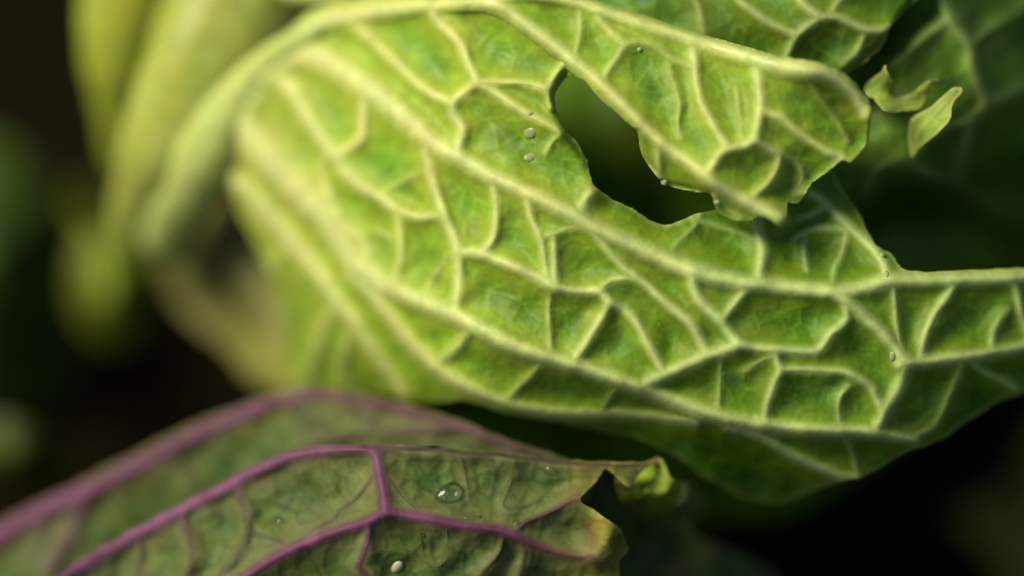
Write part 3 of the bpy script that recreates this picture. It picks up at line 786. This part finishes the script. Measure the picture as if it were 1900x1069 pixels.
pur_veins = [V(pv2, name='main_vein', wet=0.3),
    V([(690, 833), (699, 850), (705, 886), (711, 918), (714, 950)], (9, 12), name='main_vein'),
    V([(714, 950), (695, 961), (674, 971), (632, 984), (579, 1004), (547, 1016), (505, 1039), (463, 1066), (410, 1100)], (10, 11), name='main_vein'),
    V([(714, 950), (737, 953), (795, 963), (858, 975), (921, 983), (953, 993), (984, 1009), (1024, 1022), (1060, 1030), (1100, 1036)], (11, 7), name='main_vein'),
    V([(682, 970), (684, 985), (682, 1004), (674, 1033), (667, 1052), (682, 1070), (700, 1100)], (7, 6)),
    V([(697, 872), (676, 907), (653, 932), (629, 949), (621, 964), (589, 981), (558, 1004)], (3, 4), tone=0.75, lift=0.6),
    V([(955, 990), (975, 970), (1000, 959), (1032, 945), (1052, 933), (1072, 923)], (5, 6)),
    V([(934, 988), (930, 1020), (913, 1045), (893, 1072), (880, 1100)], (5, 5), tone=0.85),
    V([(970, 1003), (976, 1020), (973, 1042), (966, 1070), (960, 1100)], (5, 6), tone=0.85),
    V([(337, 945), (347, 990), (357, 1023), (348, 1066), (335, 1100)], (7, 5), tone=0.8),
    V([(440, 900), (453, 945), (461, 983), (457, 1004), (434, 1042), (408, 1072)], (7, 5), tone=0.75),
    V([(461, 988), (505, 1000), (540, 1018)], (4, 4), tone=0.65),
    V([(592, 840), (600, 884), (612, 908)], (4, 3), tone=0.4),
    V([(722, 890), (740, 915), (766, 942), (790, 960)], (3, 3), tone=0.5),
    V([(856, 842), (863, 880), (871, 920)], (3, 3), tone=0.55, lift=0.5),
    V([(955, 878), (942, 912), (934, 940), (965, 942), (1000, 930)], (3, 3), tone=0.5, lift=0.5),
    V([(779, 970), (782, 1000), (786, 1030)], (3, 2), tone=0.4, lift=0.4),
    V([(826, 970), (832, 1010), (828, 1040), (800, 1060)], (3, 3), tone=0.4, lift=0.4),
    V([(253, 990), (262, 1030), (250, 1090)], (6, 5), tone=0.7)]
pur_outline = [(60, 1120), (130, 1050), (200, 1008), (290, 958), (400, 901), (470, 862), (530, 838), (590, 826), (680, 825), (780, 826), (870, 834), (960, 843), (1050, 853),
    (1130, 857), (1200, 857), (1222, 845), (1229, 858), (1200, 868), (1180, 888), (1167, 904), (1150, 893), (1138, 880), (1126, 868), (1108, 891), (1076, 926), (1090, 938), (1111, 954), (1131, 967),
    (1152, 984), (1160, 998), (1167, 1014), (1160, 1031), (1150, 1038), (1148, 1060), (1150, 1110), (1120, 1170), (700, 1200), (300, 1200)]
pur_ctrl = [(60, 1120, 10), (200, 1010, 13), (400, 900, 10), (530, 840, 7), (680, 826, 3), (870, 834, 2), (1050, 853, 3), (1200, 857, 5), (1222, 848, 6),
    (700, 950, 0), (500, 1000, 4), (350, 1060, 6), (900, 980, -1), (900, 900, 0.5), (1070, 925, 1), (1100, 1000, -0.5), (1130, 1000, -2.5), (1165, 1014, 1.0), (1148, 1080, 1), (900, 1080, 0), (700, 1080, 1),
    (700, 1200, 5), (1120, 1170, 7), (300, 1200, 8), (1166, 900, 2), (1090, 1030, 0.5), (1085, 990, 0.5)]
purple = Sheet(pur_outline, pur_ctrl, pur_veins, purple_pigment, pocket=42, soft=0.2, seed=83, fine=1.7, fine_size=34,
               curls=[([(680, 825, 1), (870, 834, 1), (1050, 853, 1), (1130, 857, 1)], 12, 1.2)])
o = purple.build('leaf', M_PURPLE, pur)
o['label'] = 'front leaf with bright purple veins and a torn yellowing tip'
purple.build_veins(M_PURPLE)

back_veins = [V([(-60, 1020, 20), (0, 992, 19), (42, 966, 18), (105, 937, 17), (168, 908, 16), (211, 886, 15), (253, 863, 14), (300, 838, 13), (342, 816, 12), (384, 796, 12),
       (426, 778, 11), (468, 761, 11), (500, 747, 10), (532, 739, 9), (584, 731, 8), (637, 738, 7), (700, 750, 7), (760, 766, 6), (820, 782, 5), (880, 800, 5), (960, 833, 4)], name='main_vein'),
    V([(165, 912), (140, 968), (117, 1012), (90, 1060)], (9, 9), tone=0.8),
    V([(530, 745), (574, 776), (599, 793), (612, 806)], (7, 6), tone=0.4),
    V([(560, 830), (616, 815), (658, 806), (700, 803), (779, 799), (842, 796), (866, 798), (905, 814), (969, 834), (1020, 850)], (5, 4), tone=0.7),
    V([(325, 825), (335, 858), (350, 885)], (6, 6), tone=0.5),
    V([(70, 960), (80, 1000), (60, 1050)], (7, 6), tone=0.6),
    V([(640, 745), (680, 775), (700, 803)], (5, 5), tone=0.4)]
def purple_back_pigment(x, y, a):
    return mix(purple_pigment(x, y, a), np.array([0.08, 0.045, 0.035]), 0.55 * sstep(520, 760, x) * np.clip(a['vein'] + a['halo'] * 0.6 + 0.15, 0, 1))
pback = Sheet([(-120, 1150), (-130, 1030), (-60, 995), (0, 968), (60, 935), (150, 893), (250, 842), (380, 778), (470, 744), (530, 726), (584, 717), (640, 723), (740, 745), (800, 764), (880, 788),
               (960, 822), (1050, 850), (1060, 870), (900, 870), (700, 860), (560, 875), (400, 940), (250, 1025), (120, 1110)],
              [(a, b, c + 8.0 * (1 - min(1, max(0, (a - 450) / 450)))) for a, b, c in
               [(-120, 1150, 22), (-60, 1000, 23), (150, 895, 21), (380, 780, 19), (584, 720, 17), (740, 748, 14), (880, 792, 10), (1040, 852, 8), (900, 865, 9), (700, 850, 11), (560, 870, 13),
               (400, 930, 16), (250, 1010, 18), (120, 1090, 18), (300, 890, 18), (620, 800, 13), (100, 1000, 20)]],
              back_veins, purple_back_pigment, pocket=38, fine=1.6, seed=91)
pback.build('leaf', M_PURPLE, pur, step=5.0)
pback.build_veins(M_PURPLE)

# crumpled green lobes at the torn tip, and shaded layers under it
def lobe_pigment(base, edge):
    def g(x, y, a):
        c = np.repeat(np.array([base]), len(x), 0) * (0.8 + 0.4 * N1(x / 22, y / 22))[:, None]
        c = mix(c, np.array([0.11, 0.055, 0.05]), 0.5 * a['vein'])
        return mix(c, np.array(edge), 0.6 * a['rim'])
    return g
for outl, ctrl, base, edge, st in [
    ([(1140, 888), (1180, 870), (1205, 862), (1226, 850), (1236, 868), (1246, 886), (1260, 900), (1264, 918), (1254, 932), (1236, 944), (1214, 950), (1190, 944), (1168, 938), (1150, 920)],
     [(1140, 890, 9), (1190, 880, 9), (1222, 852, 6), (1243, 886, 6), (1262, 918, 10), (1236, 944, 13), (1190, 944, 13), (1195, 918, 5.5), (1150, 920, 11), (1220, 905, 7), (1238, 915, 5)],
     (0.20, 0.28, 0.02), (0.36, 0.38, 0.07), 3.0),
    ([(1215, 940), (1240, 930), (1256, 905), (1280, 898), (1302, 912), (1310, 935), (1300, 955), (1280, 968), (1290, 990), (1278, 1002), (1262, 985), (1235, 965)],
     [(1215, 940, 16), (1256, 905, 16), (1302, 912, 22), (1300, 955, 26), (1280, 1000, 24), (1240, 960, 20), (1275, 930, 15)],
     (0.14, 0.18, 0.04), (0.2, 0.19, 0.07), 4.0),
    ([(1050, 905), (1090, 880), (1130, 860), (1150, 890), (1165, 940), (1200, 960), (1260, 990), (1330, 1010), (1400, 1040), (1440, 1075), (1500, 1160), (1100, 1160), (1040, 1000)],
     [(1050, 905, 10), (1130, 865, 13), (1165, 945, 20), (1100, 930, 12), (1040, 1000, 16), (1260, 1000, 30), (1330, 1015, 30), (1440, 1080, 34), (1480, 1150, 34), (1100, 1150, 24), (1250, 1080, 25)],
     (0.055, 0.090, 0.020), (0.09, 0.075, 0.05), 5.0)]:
    vv = []
    if st == 5.0:
        vv = [V([(1150, 1100), (1230, 1066), (1290, 1042), (1330, 1020)], (8, 6)), V([(1120, 960), (1180, 1000), (1230, 1066)], (5, 6), tone=0.5)]
    else:
        vv = [V([outl[0], (sum(p[0] for p in outl) / len(outl), sum(p[1] for p in outl) / len(outl)), outl[len(outl) // 2]], (3, 3), tone=0.4)]
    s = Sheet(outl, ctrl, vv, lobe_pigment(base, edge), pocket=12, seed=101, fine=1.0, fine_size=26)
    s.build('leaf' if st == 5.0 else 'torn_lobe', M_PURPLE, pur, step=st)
    if st == 5.0: s.build_veins(M_PURPLE)
# stem of the purple-veined plant, down to the soil
tube('stem', [(-160, 1180, 22, 60), (-60, 1240, 40, 66), (120, 1330, 70, 70), (330, 1420, 115, 74), (500, 1500, 165, 80)], pur, M_STALK,
     stalk_col((0.16, 0.10, 0.07), (0.20, 0.16, 0.06)), flat=0.9)

# ================================================================ neighbouring foliage, far out of focus
def back_pig(base):
    def g(x, y, a):
        c = np.repeat(np.array([base]), len(x), 0) * (0.8 + 0.4 * N1(x / 70, y / 70))[:, None]
        return mix(c, np.array(base) * 1.7, 0.6 * a['vein'])
    return g
def ground_depth(px, py):
    r = FWD + (px - W0 / 2) / FPX * RGT + (H0 / 2 - py) / FPX * UPV
    return -CAM[2] / r[2]
def neighbour(name, label, outl, ctrl, veins, base, root, pocket=20):
    g = unproject([root[0]], [root[1]], [ground_depth(*root)])[0]
    t = thing(name, label, 'plant', (float(g[0]), float(g[1]), 0.0))
    s = Sheet(outl, ctrl, veins, back_pig(base), pocket=pocket, seed=7)
    s.build('leaf', M_BACK, t, step=7.0, thick=0.0008)
    s.build_veins(M_BACK)
    c = np.mean(np.asarray(veins[0]['p'][:1])[:, :2], 0)
    dd = (s.depth(np.array([c[0]]), np.array([c[1]]))[0][0] - D0) * 1000
    gd = (ground_depth(*root) - D0) * 1000
    tube('leaf_stem', [(c[0], c[1], dd + 1.0, 14), ((c[0] + root[0]) / 2, (c[1] + root[1]) / 2, (dd + gd) / 2, 17), (root[0], root[1], gd + 3, 20)], t, M_STALK,
         stalk_col(tuple(b * 1.3 for b in base), tuple(b * 1.6 for b in base)), nseg=12, flat=0.9)
    return t
neighbour('seedling', 'small blurred bright green leaf hanging behind the stalk of the pale cabbage',
          [(150, 440), (200, 428), (240, 470), (268, 520), (276, 570), (258, 620), (220, 645), (175, 628), (145, 585), (132, 530), (135, 480)],
          [(170, 440, 84), (240, 470, 84), (276, 570, 88), (220, 645, 92), (140, 560, 88), (200, 550, 80)],
          [V([(180, 440), (195, 500), (205, 560), (215, 630)], (7, 5))], (0.17, 0.21, 0.012), (150, 360), pocket=6)
neighbour('broad_leaf_plant', 'dark green out-of-focus leaf in the gloom beside the cabbage stalk',
          [(-260, 240), (-100, 230), (20, 270), (100, 350), (140, 470), (150, 600), (110, 720), (20, 780), (-120, 800), (-280, 760)],
          [(-260, 240, 110), (20, 270, 105), (140, 470, 115), (110, 720, 118), (-120, 790, 110), (-280, 600, 110), (0, 520, 100)],
          [V([(-250, 700), (-120, 560), (0, 450), (80, 370)], (12, 6)), V([(-60, 500), (40, 560), (110, 640)], (7, 5))], (0.045, 0.085, 0.006), (-380, 640))
neighbour('low_weed', 'small dim green leaf tucked behind the thick purple vein at the soil',
          [(-60, 780), (10, 770), (80, 800), (140, 850), (120, 900), (60, 920), (10, 880), (-50, 850)],
          [(-60, 780, 66), (80, 800, 64), (140, 860, 70), (60, 920, 74), (-50, 850, 66), (40, 850, 60)],
          [V([(-40, 800), (40, 845), (110, 880)], (7, 4))], (0.040, 0.055, 0.004), (-160, 720), pocket=6)
neighbour('field_plant', 'faint olive leaf far out of focus on dark soil below the cabbage edge',
          [(1620, 1130), (1660, 1020), (1750, 960), (1860, 900), (1960, 740), (2080, 700), (2160, 900), (2100, 1150), (1850, 1240)],
          [(1620, 1130, 108), (1750, 960, 104), (1960, 740, 96), (2160, 900, 92), (1850, 1240, 98), (1900, 1040, 94)],
          [V([(1850, 1200), (1880, 1080), (1930, 960), (2020, 780)], (9, 5))], (0.16, 0.17, 0.015), (1900, 1320))

# ================================================================ water drops
def droplet(px, py, sheet, rx, ry, label, ang=0.0, hgt=0.55, mat=None, name='water_droplet', cat='droplet'):
    dep, _ = sheet.depth(np.array([px, px + 3.0, px]), np.array([py, py, py + 3.0]))
    p = unproject([px, px + 3.0, px], [py, py, py + 3.0], dep)
    n = np.cross(p[1] - p[0], p[2] - p[0]); n /= np.linalg.norm(n)
    if np.dot(n, FWD) > 0: n = -n
    u = p[1] - p[0]; u /= np.linalg.norm(u); w = np.cross(n, u)
    ca, sa = math.cos(ang), math.sin(ang)
    a1 = u * ca + w * sa; a2 = -u * sa + w * ca
    nu, nv = 28, 18
    U, Vv = np.meshgrid(np.linspace(0, 2 * math.pi, nu, endpoint=False), np.linspace(0.02, math.pi - 0.02, nv))
    U, Vv = U.ravel(), Vv.ravel()
    z = np.cos(Vv); z = np.where(z < 0, z * 0.35, z)
    r = np.sin(Vv) * (1 + 0.05 * np.sin(2 * U + 1) + 0.03 * np.sin(3 * U))
    hz = hgt * min(rx, ry)
    v = p[0][None] + n[None] * (z * hz * S)[:, None] + a1[None] * (r * np.cos(U) * rx * S)[:, None] + a2[None] * (r * np.sin(U) * ry * S)[:, None]
    org = p[0]
    i = (np.arange(nv - 1)[:, None] * nu + np.arange(nu)[None]).ravel()
    j = (np.arange(nv - 1)[:, None] * nu + (np.arange(nu)[None] + 1) % nu).ravel()
    f = np.stack([i, i + nu, j + nu, j], 1)
    me = bpy.data.meshes.new(name); me.from_pydata((v - org).tolist(), [], f.tolist())
    import bmesh
    bm = bmesh.new(); bm.from_mesh(me)
    bmesh.ops.holes_fill(bm, edges=[e for e in bm.edges if e.is_boundary]); bmesh.ops.recalc_face_normals(bm, faces=bm.faces)
    bm.to_mesh(me); bm.free()
    me.shade_smooth(); me.materials.append(mat or M_WATER)
    o = bpy.data.objects.new(name, me); col.objects.link(o); o.location = org
    o['label'] = label; o['category'] = cat; o['group'] = 'water drops on the leaves'
    return o
droplet(831, 917, purple, 27, 20, 'large oval water drop in the middle of a cell of the purple-veined leaf', 0.6, 0.6)
droplet(874, 959, purple, 18, 12, 'smaller flat water drop resting against the purple vein beside the largest drop', 0.1, 0.5)
droplet(960, 970, purple, 9, 7, 'tiny water drop where a reddish vein forks on the purple-veined leaf', 0.2, 0.6)
droplet(1018, 874, purple, 15, 9, 'shallow water drop under the upper edge of the purple-veined leaf', 0.0, 0.45)
droplet(521, 966, purple, 13, 8, 'faint flat water film on the broad purple-veined leaf cell between two veins', -0.4, 0.4)
droplet(785, 992, purple, 4, 7, 'thin bright water bead just below the purple vein, above the cream speck', 0.2, 0.7)
droplet(737, 1052, purple, 9, 15, 'cream coloured bead sitting on the purple-veined leaf', -0.5, 0.6, M_SPECK, 'pale_bead', 'bead')
droplet(984, 247, main, 13, 11, 'pearly water drop on the pale leaf to the left of the hole', 0.3, 0.4, M_PEARL)
droplet(984, 292, main, 12, 8, 'flat water drop just beneath the pearly drop by the hole', 0.2, 0.5, M_PEARL)
droplet(984, 211, main, 5, 4, 'tiny bright water bead on the thin vein above the pearly drop', 0, 0.7, M_PEARL)
droplet(1187, 92, flap, 5, 5, 'tiny water bead on the torn lobe under its glossy edge', 0, 0.8, M_PEARL)
droplet(1233, 337, flap, 8, 8, 'water bead on the scalloped rim of the lobe at the hole', 0, 0.8, M_PEARL)
droplet(1331, 375, flap, 7, 7, 'water bead at the lower rim of the lobe near the broken vein', 0, 0.8, M_PEARL)
droplet(1400, 407, main, 7, 10, 'water drop under the broken vein tip, at the top of a cross vein', 0, 0.7, M_PEARL)
droplet(1656, 662, main, 6, 11, 'sparkling water drop in the fork of the right-hand veins', -0.2, 0.8, M_PEARL)
droplet(1637, 474, main, 6, 6, 'water bead on the torn edge where it meets the long vein', 0, 0.8, M_PEARL)
droplet(1645, 508, main, 4, 9, 'slim water bead on the long vein at its torn corner', 0, 0.7, M_PEARL)
